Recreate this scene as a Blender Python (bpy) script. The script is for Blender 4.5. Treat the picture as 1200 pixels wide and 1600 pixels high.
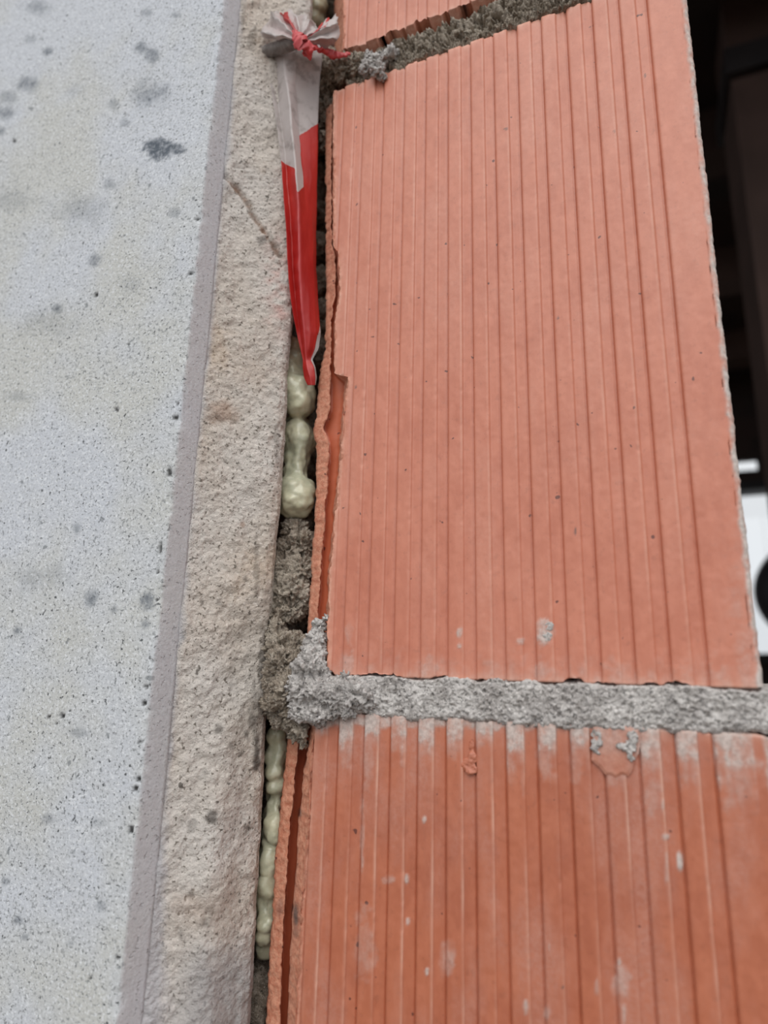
import bpy, math, random
import numpy as np
from mathutils import Matrix, Vector

random.seed(7); rng = np.random.default_rng(7)
scene = bpy.context.scene
for o in list(bpy.data.objects):
    bpy.data.objects.remove(o)

# ------------------------------------------------------------------ camera
# world frame: X runs along the brick face (right = nearer), Y goes into the wall, Z is up, brick face = plane y 0
FPX = 1004.0
D = 0.19458527                                   # camera to brick face, metres
R = np.array([[0.9230907, 0.06927602, 0.37829141],
              [0.38386889, -0.22585733, -0.89533968],
              [0.02341431, 0.97169404, -0.23507971]])     # camera axes -> world
CAM = np.array([0.0, -D, 0.0])
cd = bpy.data.cameras.new('camera'); cam = bpy.data.objects.new('camera', cd)
scene.collection.objects.link(cam)
m4 = Matrix.Identity(4)
for i in range(3):
    for j in range(3):
        m4[i][j] = R[i, j]
m4.translation = Vector(CAM)
cam.matrix_world = m4
cd.sensor_fit = 'VERTICAL'; cd.sensor_height = 36.0; cd.sensor_width = 27.0
cd.lens = FPX / 1600 * 36.0
cd.clip_start = 0.005; cd.clip_end = 200
cd.dof.use_dof = True; cd.dof.focus_distance = 0.222; cd.dof.aperture_fstop = 7.5
scene.camera = cam

# ------------------------------------------------------------------ sky, sun, exposure
world = bpy.data.worlds.new('overcast_sky'); scene.world = world
world.use_nodes = True
wn = world.node_tree.nodes; wl = world.node_tree.links
wn.clear()
w_out = wn.new('ShaderNodeOutputWorld'); w_bg = wn.new('ShaderNodeBackground')
w_tc = wn.new('ShaderNodeTexCoord'); w_sep = wn.new('ShaderNodeSeparateXYZ'); w_rmp = wn.new('ShaderNodeValToRGB')
wl.new(w_tc.outputs['Generated'], w_sep.inputs[0]); wl.new(w_sep.outputs['Z'], w_rmp.inputs[0])
w_rmp.color_ramp.elements[0].position = 0.0; w_rmp.color_ramp.elements[0].color = (0.80, 0.84, 0.88, 1)
w_rmp.color_ramp.elements[1].position = 1.0; w_rmp.color_ramp.elements[1].color = (1.0, 1.0, 1.0, 1)
wl.new(w_rmp.outputs[0], w_bg.inputs[0]); w_bg.inputs[1].default_value = 1.0
wl.new(w_bg.outputs[0], w_out.inputs[0])
sun_d = bpy.data.lights.new('veiled_sun', 'SUN'); sun_d.energy = 1.5; sun_d.angle = math.radians(50)
sun_d.color = (1.0, 0.97, 0.93)
sun = bpy.data.objects.new('veiled_sun', sun_d); scene.collection.objects.link(sun)
sun.location = (2, -3, 3)
sun.rotation_euler = Vector((-0.18, 0.80, -0.80)).to_track_quat('-Z', 'Y').to_euler()
scene.view_settings.view_transform = 'Standard'; scene.view_settings.look = 'None'
scene.view_settings.gamma = 1.0; scene.view_settings.use_curve_mapping = False
scene.view_settings.exposure = 0.0

# ------------------------------------------------------------------ helpers
def P(px, py, y=0.0):
    """world point seen at photo pixel (px,py) on the plane y, y measured into the wall (metres)"""
    r = R @ np.array([px - 600.0, 800.0 - py, -FPX])
    return r * ((D + y) / r[1]) + CAM

def proj(p):
    q = (np.asarray(p) - CAM) @ R
    return 600 + FPX * q[..., 0] / -q[..., 2], 800 - FPX * q[..., 1] / -q[..., 2]

def _h(ix, iy, iz, s):
    n = (ix * 374761393 + iy * 668265263 + iz * 1274126177 + s * 974711) & 0xffffffff
    n = ((n ^ (n >> 13)) * 1274126177) & 0xffffffff
    n = (n ^ (n >> 16)) & 0xffffffff
    return n / 2147483648.0 - 1.0

def vnoise(p, s=0):
    p = np.asarray(p, float); i = np.floor(p).astype(np.int64); f = p - i
    f = f * f * f * (f * (f * 6 - 15) + 10)
    out = 0
    for dx in (0, 1):
        wx = f[..., 0] if dx else 1 - f[..., 0]
        for dy in (0, 1):
            wy = f[..., 1] if dy else 1 - f[..., 1]
            for dz in (0, 1):
                wz = f[..., 2] if dz else 1 - f[..., 2]
                out = out + wx * wy * wz * _h(i[..., 0] + dx, i[..., 1] + dy, i[..., 2] + dz, s)
    return out

def fbm(p, octv=4, s=0, gain=0.5):
    p = np.asarray(p, float); a = 1.0; t = 0.0; o = 0
    for k in range(octv):
        o = o + a * vnoise(p * 2.03 ** k, s + k * 17); t += a; a *= gain
    return o / t

def worley(p, s=0):
    p = np.asarray(p, float); i = np.floor(p).astype(np.int64); best = np.full(p.shape[:-1], 9.0)
    for dx in (-1, 0, 1):
        for dy in (-1, 0, 1):
            for dz in (-1, 0, 1):
                c = i + np.array([dx, dy, dz])
                j = np.stack([_h(c[..., 0], c[..., 1], c[..., 2], s + k) * 0.5 + 0.5 for k in (1, 2, 3)], -1)
                best = np.minimum(best, np.linalg.norm(c + j - p, axis=-1))
    return best

def smooth(a, b, x):
    t = np.clip((x - a) / (b - a), 0, 1); return t * t * (3 - 2 * t)

def finish(o, parent=None, sm=True):
    scene.collection.objects.link(o)
    if parent is not None:
        o.parent = parent
    if sm:
        o.data.polygons.foreach_set('use_smooth', np.ones(len(o.data.polygons), bool))
    o.data.update()
    return o

def mesh_obj(name, verts, faces, mat, parent=None, attrs=None, sm=True):
    me = bpy.data.meshes.new(name)
    me.from_pydata([tuple(v) for v in verts], [], [tuple(f) for f in faces])
    me.materials.append(mat)
    for k, a in (attrs or {}).items():
        at = me.attributes.new(k, 'FLOAT', 'POINT'); at.data.foreach_set('value', np.asarray(a, np.float32).ravel())
    return finish(bpy.data.objects.new(name, me), parent, sm)

def grid_faces(nr, nc, flip=False, keep=None, close=False):
    r = np.arange(nr - 1)[:, None]; c = np.arange(nc if close else nc - 1)[None, :]
    c2 = (c + 1) % nc
    a = r * nc + c; b = r * nc + c2; d = (r + 1) * nc + c; e = (r + 1) * nc + c2
    q = np.stack([a, b, e, d], -1) if not flip else np.stack([a, d, e, b], -1)
    if keep is not None:
        q = q[keep]
    return q.reshape(-1, 4).tolist()

def grid_obj(name, pts, mat, parent=None, attrs=None, flip=False, sm=True, keep=None, close=False, caps=False):
    nr, nc = pts.shape[:2]
    f = grid_faces(nr, nc, flip, keep, close)
    if caps:
        f.append(list(range(nc)) if flip else list(range(nc))[::-1])
        l = [(nr - 1) * nc + i for i in range(nc)]
        f.append(l[::-1] if flip else l)
    return mesh_obj(name, pts.reshape(-1, 3), f, mat, parent, attrs, sm)

def box_vf(x0, x1, y0, y1, z0, z1):
    v = [(x, y, z) for z in (z0, z1) for y in (y0, y1) for x in (x0, x1)]
    f = [(0, 2, 3, 1), (4, 5, 7, 6), (0, 1, 5, 4), (1, 3, 7, 5), (3, 2, 6, 7), (2, 0, 4, 6)]
    return v, f

def boxes(name, bl, mat, parent=None):
    V, F = [], []
    for b in bl:
        v, f = box_vf(*b); n = len(V); V += v; F += [[i + n for i in q] for q in f]
    return mesh_obj(name, V, F, mat, parent, None, False)

def normals(me):
    n = np.zeros(len(me.vertices) * 3); me.vertex_normals.foreach_get('vector', n); return n.reshape(-1, 3)

_ico = None
def lumps(name, balls, vox, mat, parent=None, disp=None, attrs=None, sm=4):
    """melt balls (centre, radii) into one skin, then roughen it by disp(points)->offset along the normal"""
    global _ico
    if _ico is None:
        import bmesh
        bm = bmesh.new(); bmesh.ops.create_icosphere(bm, subdivisions=3, radius=1.0)
        bm.verts.ensure_lookup_table()
        _ico = (np.array([v.co[:] for v in bm.verts]), np.array([[v.index for v in f.verts] for f in bm.faces])); bm.free()
    V = []; F = []; n = 0
    for c, r in balls:
        V.append(_ico[0] * np.asarray(r) + np.asarray(c)); F.append(_ico[1] + n); n += len(_ico[0])
    me = bpy.data.meshes.new('tmp'); me.from_pydata(np.concatenate(V).tolist(), [], np.concatenate(F).tolist())
    t = bpy.data.objects.new('tmp', me); scene.collection.objects.link(t)
    md = t.modifiers.new('r', 'REMESH'); md.mode = 'VOXEL'; md.voxel_size = vox
    md2 = t.modifiers.new('s', 'SMOOTH'); md2.iterations = sm; md2.factor = 0.5
    dg = bpy.context.evaluated_depsgraph_get(); dg.update()
    nm = bpy.data.meshes.new_from_object(t.evaluated_get(dg))
    bpy.data.objects.remove(t); bpy.data.meshes.remove(me)
    nm.name = name
    nv = len(nm.vertices); co = np.zeros(nv * 3); nm.vertices.foreach_get('co', co); co = co.reshape(-1, 3)
    if disp is not None:
        co = co + normals(nm) * disp(co)[:, None]
        nm.vertices.foreach_set('co', co.ravel())
    nm.materials.clear(); nm.materials.append(mat)
    for k, fn in (attrs or {}).items():
        at = nm.attributes.new(k, 'FLOAT', 'POINT'); at.data.foreach_set('value', fn(co).astype(np.float32))
    return finish(bpy.data.objects.new(name, nm), parent)

def tag(o, label=None, cat=None, group=None, kind=None):
    if label: o['label'] = label
    if cat: o['category'] = cat
    if group: o['group'] = group
    if kind: o['kind'] = kind
    return o

def empty(name, loc=(0, 0, 0)):
    o = bpy.data.objects.new(name, None); scene.collection.objects.link(o); o.location = loc; o.empty_display_size = 0.02
    return o

# ------------------------------------------------------------------ materials
def s2l(c):
    return tuple((x / 255 / 12.92) if x / 255 <= 0.04045 else ((x / 255 + 0.055) / 1.055) ** 2.4 for x in c)

class NT:
    def __init__(self, name, rough=0.8, spec=0.4):
        self.m = bpy.data.materials.new(name); self.m.use_nodes = True
        self.t = self.m.node_tree; self.t.nodes.clear()
        self.out = self.n('ShaderNodeOutputMaterial'); self.b = self.n('ShaderNodeBsdfPrincipled')
        self.l(self.b.outputs[0], self.out.inputs[0])
        self.b.inputs['Roughness'].default_value = rough
        self.b.inputs['Specular IOR Level'].default_value = spec
        self.co = self.n('ShaderNodeTexCoord').outputs['Object']
        self.h = None
    def n(self, t): return self.t.nodes.new(t)
    def l(self, a, b): self.t.links.new(a, b)
    def col(self, c): return (*s2l(c), 1)
    def noise(self, scale, detail=4, rough=0.55, stretch=None):
        x = self.n('ShaderNodeTexNoise'); x.inputs['Scale'].default_value = scale; x.inputs['Detail'].default_value = detail
        x.inputs['Roughness'].default_value = rough
        co = self.co
        if stretch:
            mp = self.n('ShaderNodeMapping'); mp.inputs['Scale'].default_value = stretch; self.l(co, mp.inputs[0]); co = mp.outputs[0]
        self.l(co, x.inputs['Vector']); return x.outputs[0]
    def voro(self, scale, feature='F1'):
        x = self.n('ShaderNodeTexVoronoi'); x.feature = feature; x.inputs['Scale'].default_value = scale
        self.l(self.co, x.inputs['Vector']); return x.outputs['Distance']
    def ramp(self, v, a, b, ca=0.0, cb=1.0):
        x = self.n('ShaderNodeMapRange'); x.clamp = True; x.interpolation_type = 'SMOOTHSTEP'
        for k, q in enumerate((a, b, ca, cb)): x.inputs[k + 1].default_value = q
        self.l(v, x.inputs[0]); return x.outputs[0]
    def math(self, op, a, b):
        x = self.n('ShaderNodeMath'); x.operation = op
        for k, q in enumerate((a, b)):
            if isinstance(q, (int, float)): x.inputs[k].default_value = q
            else: self.l(q, x.inputs[k])
        return x.outputs[0]
    def mix(self, f, a, b):
        x = self.n('ShaderNodeMix'); x.data_type = 'RGBA'
        if isinstance(f, (int, float)): x.inputs[0].default_value = f
        else: self.l(f, x.inputs[0])
        for k, q in ((6, a), (7, b)):
            if isinstance(q, tuple): x.inputs[k].default_value = self.col(q)
            else: self.l(q, x.inputs[k])
        return x.outputs[2]
    def attr(self, name):
        x = self.n('ShaderNodeAttribute'); x.attribute_name = name; return x.outputs['Fac']
    def bump(self, hgt, dist, strength=1.0):
        x = self.n('ShaderNodeBump'); x.inputs['Distance'].default_value = dist; x.inputs['Strength'].default_value = strength
        self.l(hgt, x.inputs['Height'])
        if self.h is not None: self.l(self.h, x.inputs['Normal'])
        self.h = x.outputs[0]; self.l(self.h, self.b.inputs['Normal'])
    def base(self, c): 
        if isinstance(c, tuple): self.b.inputs['Base Color'].default_value = self.col(c)
        else: self.l(c, self.b.inputs['Base Color'])
    def rough(self, v): self.l(v, self.b.inputs['Roughness'])

def mat_concrete():
    m = NT('formed_concrete', 0.75, 0.3)
    a = m.mix(m.ramp(m.noise(18, 3), 0.38, 0.62), (194, 198, 205), (191, 192, 189))
    a = m.mix(m.ramp(m.noise(900, 3, 0.6), 0.5, 0.66, 0, 0.6), a, (226, 229, 233))          # pale grains
    a = m.mix(m.ramp(m.noise(1100, 2, 0.6), 0.46, 0.32, 0, 0.75), a, (128, 131, 133))        # grey grains
    pit = m.ramp(m.noise(680, 2, 0.5), 0.38, 0.29)
    clus = m.ramp(m.noise(60, 3), 0.36, 0.60, 0.25, 0.95)
    a = m.mix(m.math('MULTIPLY', pit, clus), a, (82, 86, 88))                               # fine dark pores
    a = m.mix(m.math('MULTIPLY', m.ramp(m.noise(230, 2, 0.5), 0.30, 0.24), 0.6), a, (90, 96, 100))
    st = m.attr('stain'); st = m.math('MULTIPLY', st, m.ramp(m.noise(520, 4, 0.65), 0.25, 0.65, 0.55, 1.15))
    a = m.mix(m.math('MINIMUM', st, 1.0), a, (84, 92, 102))
    ch = m.attr('chamfer')
    a = m.mix(m.math('MULTIPLY', ch, m.ramp(m.noise(500, 3, 0.6, (3, 3, .35)), 0.2, 0.7, 0.95, 0.6)), a, (180, 177, 180))
    a = m.mix(m.attr('pore'), a, (62, 62, 62))
    m.base(a)
    m.bump(m.noise(1000, 4, 0.65), 0.0003, 0.9)
    m.bump(m.math('MULTIPLY', pit, -1.0), 0.0003, 0.7)
    return m.m

def mat_edge():
    m = NT('rough_cement_edge', 0.85, 0.25)
    a = m.mix(m.ramp(m.noise(22, 3), 0.35, 0.65), (201, 195, 189), (194, 183, 172))
    a = m.mix(m.ramp(m.noise(1000, 3, 0.6), 0.52, 0.68, 0, 0.6), a, (228, 220, 212))
    a = m.mix(m.ramp(m.noise(850, 2, 0.55), 0.42, 0.31, 0, 0.85), a, (104, 96, 86))
    a = m.mix(m.ramp(m.noise(330, 2, 0.5), 0.31, 0.25, 0, 0.8), a, (80, 74, 68))
    a = m.mix(m.ramp(m.noise(45, 3), 0.62, 0.74, 0, 0.25), a, (186, 158, 128))
    a = m.mix(m.attr('dust'), a, (190, 110, 100))
    a = m.mix(m.attr('stain'), a, (72, 66, 60))
    a = m.mix(m.attr('rust'), a, (140, 100, 72))
    a = m.mix(m.attr('low'), a, (150, 147, 148))  # lower right end greyed: its shading put into the colour
    a = m.mix(m.attr('chamfer'), a, (180, 178, 181))
    m.base(a)
    m.bump(m.noise(650, 4, 0.65), 0.0011, 1.0)
    m.bump(m.noise(1700, 2, 0.6), 0.0002, 0.7)
    return m.m

def mat_brick(name, c1, c2, dust, dust_amt):
    m = NT(name, 0.55, 0.8)
    a = m.mix(m.ramp(m.noise(30, 4), 0.35, 0.65), c1, c2)
    a = m.mix(m.ramp(m.noise(260, 4, 0.6, (1, 1, .5)), 0.35, 0.7, 0, 0.35), a, tuple(min(255, x + 22) for x in c1))
    a = m.mix(m.ramp(m.noise(500, 3, 0.6), 0.45, 0.25, 0, 0.3), a, tuple(int(x * .82) for x in c2))
    ds = m.math('MULTIPLY', m.ramp(m.noise(55, 4, 0.6, (1, 1, .35)), 0.44, 0.68), dust_amt)
    ds = m.math('MULTIPLY', ds, m.ramp(m.noise(900, 3, .6), 0.3, 0.7, 0.4, 1.0))
    a = m.mix(ds, a, dust)
    raw = m.attr('raw')
    rc = m.mix(m.ramp(m.noise(700, 3, 0.6), 0.35, 0.65), (186, 116, 88), (208, 150, 122))
    a = m.mix(raw, a, rc)
    a = m.mix(m.attr('inner'), a, (190, 98, 62))
    a = m.mix(m.ramp(m.noise(420, 1, 0.4), 0.235, 0.205, 0, 0.9), a, (92, 40, 28))            # tiny dark pits
    sc = m.math('MULTIPLY', m.attr('scuff'), m.ramp(m.noise(500, 3, .6, (1, 1, .12)), 0.30, 0.70, .25, 1))
    a = m.mix(sc, a, (232, 190, 170))  # pale edge wear, with the lit right rib edges put into the colour too
    sm = m.math('MULTIPLY', m.attr('smear'), m.ramp(m.noise(240, 4, .65, (1, 1, .6)), 0.28, 0.62, 0.3, 1.05))
    sm = m.math('MINIMUM', sm, 1.0)
    a = m.mix(sm, a, m.mix(m.ramp(m.noise(800, 3), .35, .65), (178, 168, 162), (206, 194, 187)))
    a = m.mix(m.attr('soot'), a, (70, 62, 60))  # small dark spots and short streaks
    m.base(a)
    m.rough(m.math('ADD', m.math('MULTIPLY', m.math('MAXIMUM', raw, sm), 0.35), 0.53))
    m.bump(m.noise(520, 4, 0.6, (1, 1, .6)), 0.0001, 0.6)
    m.bump(m.math('MULTIPLY', m.noise(800, 3, 0.6), raw), 0.0006, 0.9)
    m.bump(sm, 0.0002, 0.8)
    return m.m

def mat_mortar(name, c1, c2, pale, paleamt):
    m = NT(name, 0.9, 0.2)
    a = m.mix(m.ramp(m.noise(120, 4, .6), 0.35, 0.65), c1, c2)
    a = m.mix(m.ramp(m.noise(650, 4, .7), 0.45, 0.7, 0, 0.8), a, pale)
    a = m.mix(m.math('MULTIPLY', m.ramp(m.noise(70, 3), 0.45, 0.62), paleamt), a, pale)
    a = m.mix(m.ramp(m.noise(1000, 3, .65), 0.45, 0.33, 0, 0.8), a, tuple(int(x * .5) for x in c1))
    a = m.mix(m.ramp(m.noise(1500, 2, .6), 0.60, 0.68, 0, 0.7), a, tuple(min(255, int(x * 1.12)) for x in pale))
    a = m.mix(m.ramp(m.noise(420, 3, .6), 0.36, 0.29, 0, 0.8), a, tuple(int(x * .35) for x in c1))
    m.base(a)
    m.bump(m.noise(1300, 4, .7), 0.0007, 1.0)
    return m.m

def mat_foam():
    m = NT('pu_foam', 0.28, 0.6)
    a = m.mix(m.ramp(m.noise(90, 3), 0.35, 0.65), (194, 192, 165), (176, 178, 154))
    m.base(m.mix(m.ramp(m.noise(600, 3), 0.4, 0.7, 0, .3), a, (222, 217, 194)))
    m.b.inputs['Subsurface Weight'].default_value = 0.25
    m.b.inputs['Subsurface Radius'].default_value = (0.003, 0.003, 0.002)
    m.bump(m.noise(350, 3), 0.0003, 0.5)
    return m.m

def mat_tape():
    m = NT('barrier_film', 0.33, 0.5)
    red = m.attr('red')
    edge = m.ramp(m.math('ADD', red, m.math('MULTIPLY', m.math('SUBTRACT', m.noise(300, 3), .5), 0.3)), 0.44, 0.56)
    white = m.mix(m.ramp(m.noise(160, 4, .6), 0.5, 0.7, 0, .55), (222, 214, 212), (150, 138, 132))
    rd = m.mix(m.ramp(m.noise(110, 3, .5, (1, 1, .25)), 0.35, 0.7), (190, 36, 32), (210, 56, 48))
    a = m.mix(edge, white, rd)
    a = m.mix(m.attr('pink'), a, (236, 112, 116))
    m.base(a)
    m.bump(m.noise(220, 3, .5, (1, 1, .3)), 0.0006, 0.6)
    tr = m.n('ShaderNodeBsdfTranslucent'); m.l(a, tr.inputs[0])
    mx = m.n('ShaderNodeMixShader'); mx.inputs[0].default_value = 0.3
    m.l(m.b.outputs[0], mx.inputs[1]); m.l(tr.outputs[0], mx.inputs[2])
    tp = m.n('ShaderNodeBsdfTransparent'); mx2 = m.n('ShaderNodeMixShader')
    m.l(m.attr('sheer'), mx2.inputs[0]); m.l(mx.outputs[0], mx2.inputs[1]); m.l(tp.outputs[0], mx2.inputs[2])
    m.l(mx2.outputs[0], m.out.inputs[0])
    return m.m

def mat_plain(name, c, rough=0.8, c2=None, scale=20, spec=.3, metal=0):
    m = NT(name, rough, spec)
    m.base(m.mix(m.ramp(m.noise(scale, 4), .35, .65), c, c2 or tuple(int(x * .8) for x in c)))
    m.b.inputs['Metallic'].default_value = metal
    m.bump(m.noise(scale * 8, 3), 0.02 / scale, .3)
    return m.m

def mat_glass():
    m = NT('window_glass', .05, .5)
    tp = m.n('ShaderNodeBsdfTransparent'); gl = m.n('ShaderNodeBsdfGlossy'); gl.inputs['Roughness'].default_value = .02
    mx = m.n('ShaderNodeMixShader'); mx.inputs[0].default_value = .06
    m.l(tp.outputs[0], mx.inputs[1]); m.l(gl.outputs[0], mx.inputs[2]); m.l(mx.outputs[0], m.out.inputs[0])
    return m.m

M = dict(concrete=mat_concrete(), edge=mat_edge(),
         brick_main=mat_brick('fired_clay_salmon', (193, 115, 88), (186, 107, 80), (204, 141, 120), 0.4),
         brick_low=mat_brick('fired_clay_orange', (179, 100, 68), (169, 92, 63), (188, 132, 115), 0.7),
         mortar=mat_mortar('pale_mortar', (190, 185, 182), (172, 166, 162), (226, 222, 218), 0.65),
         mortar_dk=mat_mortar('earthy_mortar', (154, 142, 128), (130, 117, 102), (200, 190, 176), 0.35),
         foam=mat_foam(), tape=mat_tape(),
         rod=mat_plain('rusty_steel', (128, 120, 114), .5, (94, 86, 80), 300, .5, .2),
         timber=mat_plain('dark_timber', (42, 28, 24), .8, (30, 20, 18), 6),  # darkness of the unlit room put into a near-black brown
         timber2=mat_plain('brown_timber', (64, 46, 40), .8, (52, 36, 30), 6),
         frame=mat_plain('dark_frame', (30, 24, 24), .6, None, 10), black=mat_plain('black_enamel', (38, 36, 40), .5, None, 8),
         ground=mat_plain('site_ground', (120, 108, 96), .95, (98, 88, 78), 3), glass=mat_glass())

# ------------------------------------------------------------------ large structure
GZ = -1.3
floor = boxes('floor', [(-6, 6, -8, 6, GZ - .1, GZ)], M['ground'])
tag(floor, 'bare grey-brown ground below the wall', 'ground', kind='structure')

# --- concrete column with chamfered corner, wall_left
ZR = P(275, 700, -0.028)
FRONT_Y = -0.028
xc = P(275, 700, FRONT_Y)[0]                         # front corner
xch = P(309, 700, -0.0205)[0]                        # end of chamfer
zs = np.concatenate([[GZ, -.6, -.35], np.arange(-.2, .36, .0007), [.5, .9]])
xs = np.concatenate([[-.62, -.50, -.42], np.arange(-.40, xc - .0006, .0009), [xc - .0003, xc]])
xch_cols = np.linspace(xc, xch, 10)[1:]
ncol = len(xs) + len(xch_cols)
pts = np.zeros((len(zs), ncol, 3))
pts[:, :, 2] = zs[:, None]
pts[:, :len(xs), 0] = xs; pts[:, :len(xs), 1] = FRONT_Y
t = (xch_cols - xc) / (xch - xc)
pts[:, len(xs):, 0] = xch_cols; pts[:, len(xs):, 1] = FRONT_Y + (-0.0205 - FRONT_Y) * t
edge_w = np.exp(-((pts[:, :, 0] - xc) / .0012) ** 2)
n1 = fbm(pts * 400, 3, 3)
pts[:, :, 1] += fbm(pts * 25, 2, 5) * .0004 + n1 * .00012 + edge_w * np.maximum(0, fbm(pts * 260, 3, 8)) * .0016
px, py = proj(pts)
stain = np.zeros(px.shape); warp = fbm(pts * 190 + 3.3, 4, 21, .65) * 1.2 + fbm(pts * 800, 3, 22) * .8
for (sx, sy, rx, ry, st) in [(250, 234, 24, 17, .95), (275, 234, 17, 10, .9), (235, 147, 30, 22, .5), (45, 132, 18, 14, .65), (60, 12, 22, 14, .5),
        (220, 76, 12, 10, .7), (236, 87, 13, 11, .65), (75, 80, 9, 7, .75), (148, 407, 13, 10, .6), (90, 482, 11, 9, .65), (128, 328, 42, 27, .28),
        (172, 288, 13, 10, .45), (10, 176, 16, 11, .6), (12, 152, 16, 12, .45), (2, 204, 8, 9, .6), (230, 938, 13, 16, .75), (145, 935, 13, 15, .6),
        (228, 976, 8, 8, .6), (27, 985, 7, 7, .7), (178, 952, 7, 8, .5), (75, 1280, 16, 8, .45), (125, 1145, 18, 8, .4), (20, 312, 34, 22, .25),
        (273, 333, 9, 8, .4), (178, 163, 9, 9, .45), (195, 192, 9, 7, .4), (230, 20, 9, 8, .5), (276, 24, 9, 5, .45), (48, 61, 10, 8, .35),
        (28, 1438, 9, 8, .55), (158, 1415, 6, 9, .55), (110, 1474, 7, 5, .5), (70, 505, 44, 22, .2), (50, 905, 24, 20, .25), (86, 900, 30, 20, .2),
        (30, 620, 26, 8, .3), (155, 1285, 18, 8, .25), (10, 1378, 7, 7, .55), (120, 825, 6, 9, .5), (40, 1464, 6, 5, .5), (118, 140, 16, 12, .2), (205, 445, 20, 16, .22)]:
    d = np.sqrt(((px - sx) / rx) ** 2 + ((py - sy) / ry) ** 2) + warp * .45
    stain = np.maximum(stain, st * (smooth(1.2, .7, d) if st > .85 else smooth(1.35, .25, d)))
pore = np.zeros(px.shape)
for (sx, sy, rx, ry) in [(307, 342, 3, 3), (297, 427, 3, 3), (274, 652, 4, 4), (264, 739, 3, 8), (250, 857, 3, 9), (246, 894, 3, 3), (277, 630, 3, 4),
        (216, 1217, 4, 4), (211, 1232, 4, 4), (204, 1297, 4, 6), (218, 1160, 3, 3), (225, 1099, 3, 4), (183, 1497, 4, 3), (271, 1308, 4, 3), (97, 1118, 4, 4),
        (182, 640, 3, 3), (22, 220, 3, 3), (75, 1120, 3, 3), (228, 1073, 3, 3), (244, 937, 3, 3), (141, 1528, 3, 3), (87, 1130, 2, 3), (150, 460, 3, 4)]:
    d = np.sqrt(((px - sx) / rx) ** 2 + ((py - sy) / ry) ** 2) + warp * .4
    pore = np.maximum(pore, smooth(1.2, .6, d))
pts[:, :, 1] += pore * .0007
cham = smooth(-.0006, .0009, pts[:, :, 0] - xc + .0007 * fbm(pts * np.array([500, 500, 200]), 3, 24)) * smooth(.0018, -.0005, pts[:, :, 0] - xch + .0012 * fbm(pts * np.array([500, 500, 150]), 3, 25))
# closing returns behind the face (side into the gap, back)
ret = np.array([[xch - .012, -.012], [xch - .012, .20], [-.62, .20]])
extra = np.zeros((len(zs), 3, 3)); extra[:, :, :2] = ret; extra[:, :, 2] = zs[:, None]
pts = np.concatenate([pts, extra], 1)
pad = lambda a: np.concatenate([a, np.zeros((len(zs), 3))], 1)
wall_left = grid_obj('wall_left', pts, M['concrete'], None, dict(stain=pad(stain), pore=pad(pore), chamfer=pad(cham)), close=True, caps=True)
tag(wall_left, 'pale grey speckled concrete column with chamfered corner and dark stains', 'column', kind='structure')

# --- rough beige cement strip rounding off the column side, a part of the column
sec = [(301, -.0212), (313, -.0201), (325, -.0180), (345, -.0150), (370, -.0117), (395, -.0087), (415, -.0064), (430, -.0044), (439, -.0022), (443, .0006), (443, .004)]
sx_ = np.array([P(a, 700, b)[0] for a, b in sec]); sy_ = np.array([b for a, b in sec])
sx_ = np.concatenate([sx_, [sx_[-1] - .009, sx_[-1] - .026]]); sy_ = np.concatenate([sy_, [.012, .05]])
arc = np.concatenate([[0], np.cumsum(np.hypot(np.diff(sx_), np.diff(sy_)))])
aa = np.concatenate([np.arange(0, arc[-3], .0005), np.linspace(arc[-3], arc[-1], 14)])
cx = np.interp(aa, arc, sx_); cy = np.interp(aa, arc, sy_)
zs2 = np.concatenate([[GZ, -.6, -.35], np.arange(-.19, .34, .0005), [.5, .9]])
pts = np.zeros((len(zs2), len(aa), 3)); pts[:, :, 0] = cx; pts[:, :, 1] = cy; pts[:, :, 2] = zs2[:, None]
px, py = proj(pts)
w = smooth(0, .004, aa)[None, :] * np.ones((len(zs2), 1))
big = fbm(pts * 45, 3, 31); med = fbm(pts * 260, 3, 33); fine = fbm(pts * 900, 3, 35)
off = w * (big * .0022 + med * .0009 + fine * .0005)
nose = smooth(.010, .024, aa)[None, :]
off = off + nose * np.interp(py, [0, 300, 470, 620, 760, 880, 1000, 1130, 1250, 1400, 1500, 1600], np.array([0, .2, .8, .4, .3, -1.2, -2.5, .8, 2.4, 3.6, 4.2, 5.2]) * 1e-3)
crk = np.full(px.shape, 1e9); poly = [(340, 250), (347, 268), (358, 285), (372, 297), (388, 318), (398, 342), (418, 372), (440, 400)]
for (ax, ay), (bx, by) in zip(poly[:-1], poly[1:]):
    tt = np.clip(((px - ax) * (bx - ax) + (py - ay) * (by - ay)) / ((bx - ax) ** 2 + (by - ay) ** 2), 0, 1)
    crk = np.minimum(crk, np.hypot(px - ax - tt * (bx - ax), py - ay - tt * (by - ay)))
crk = crk + med * 3
off = off - smooth(5, 1, crk) * .0009 + smooth(16, 6, crk) * smooth(4, 7, crk) * .0004
low = smooth(1440, 1560, py + (px - 350) * -.5 + big * 90 + med * 25) * smooth(250, 320, px + (py - 1500) * .1 + big * 40)
turn = smooth(.012, .026, aa)[None, :] * smooth(850, 1350, py)
tq = turn * .010 * smooth(.010, .032, aa)[None, :]
pts[:, :, 1] += tq; pts[:, :, 0] -= tq * .72
off = off - low * .0007
pts[:, :, 0] += off * .8; pts[:, :, 1] -= off * .6
stn = np.zeros(px.shape); wp = fbm(pts * 330, 3, 41)
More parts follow.
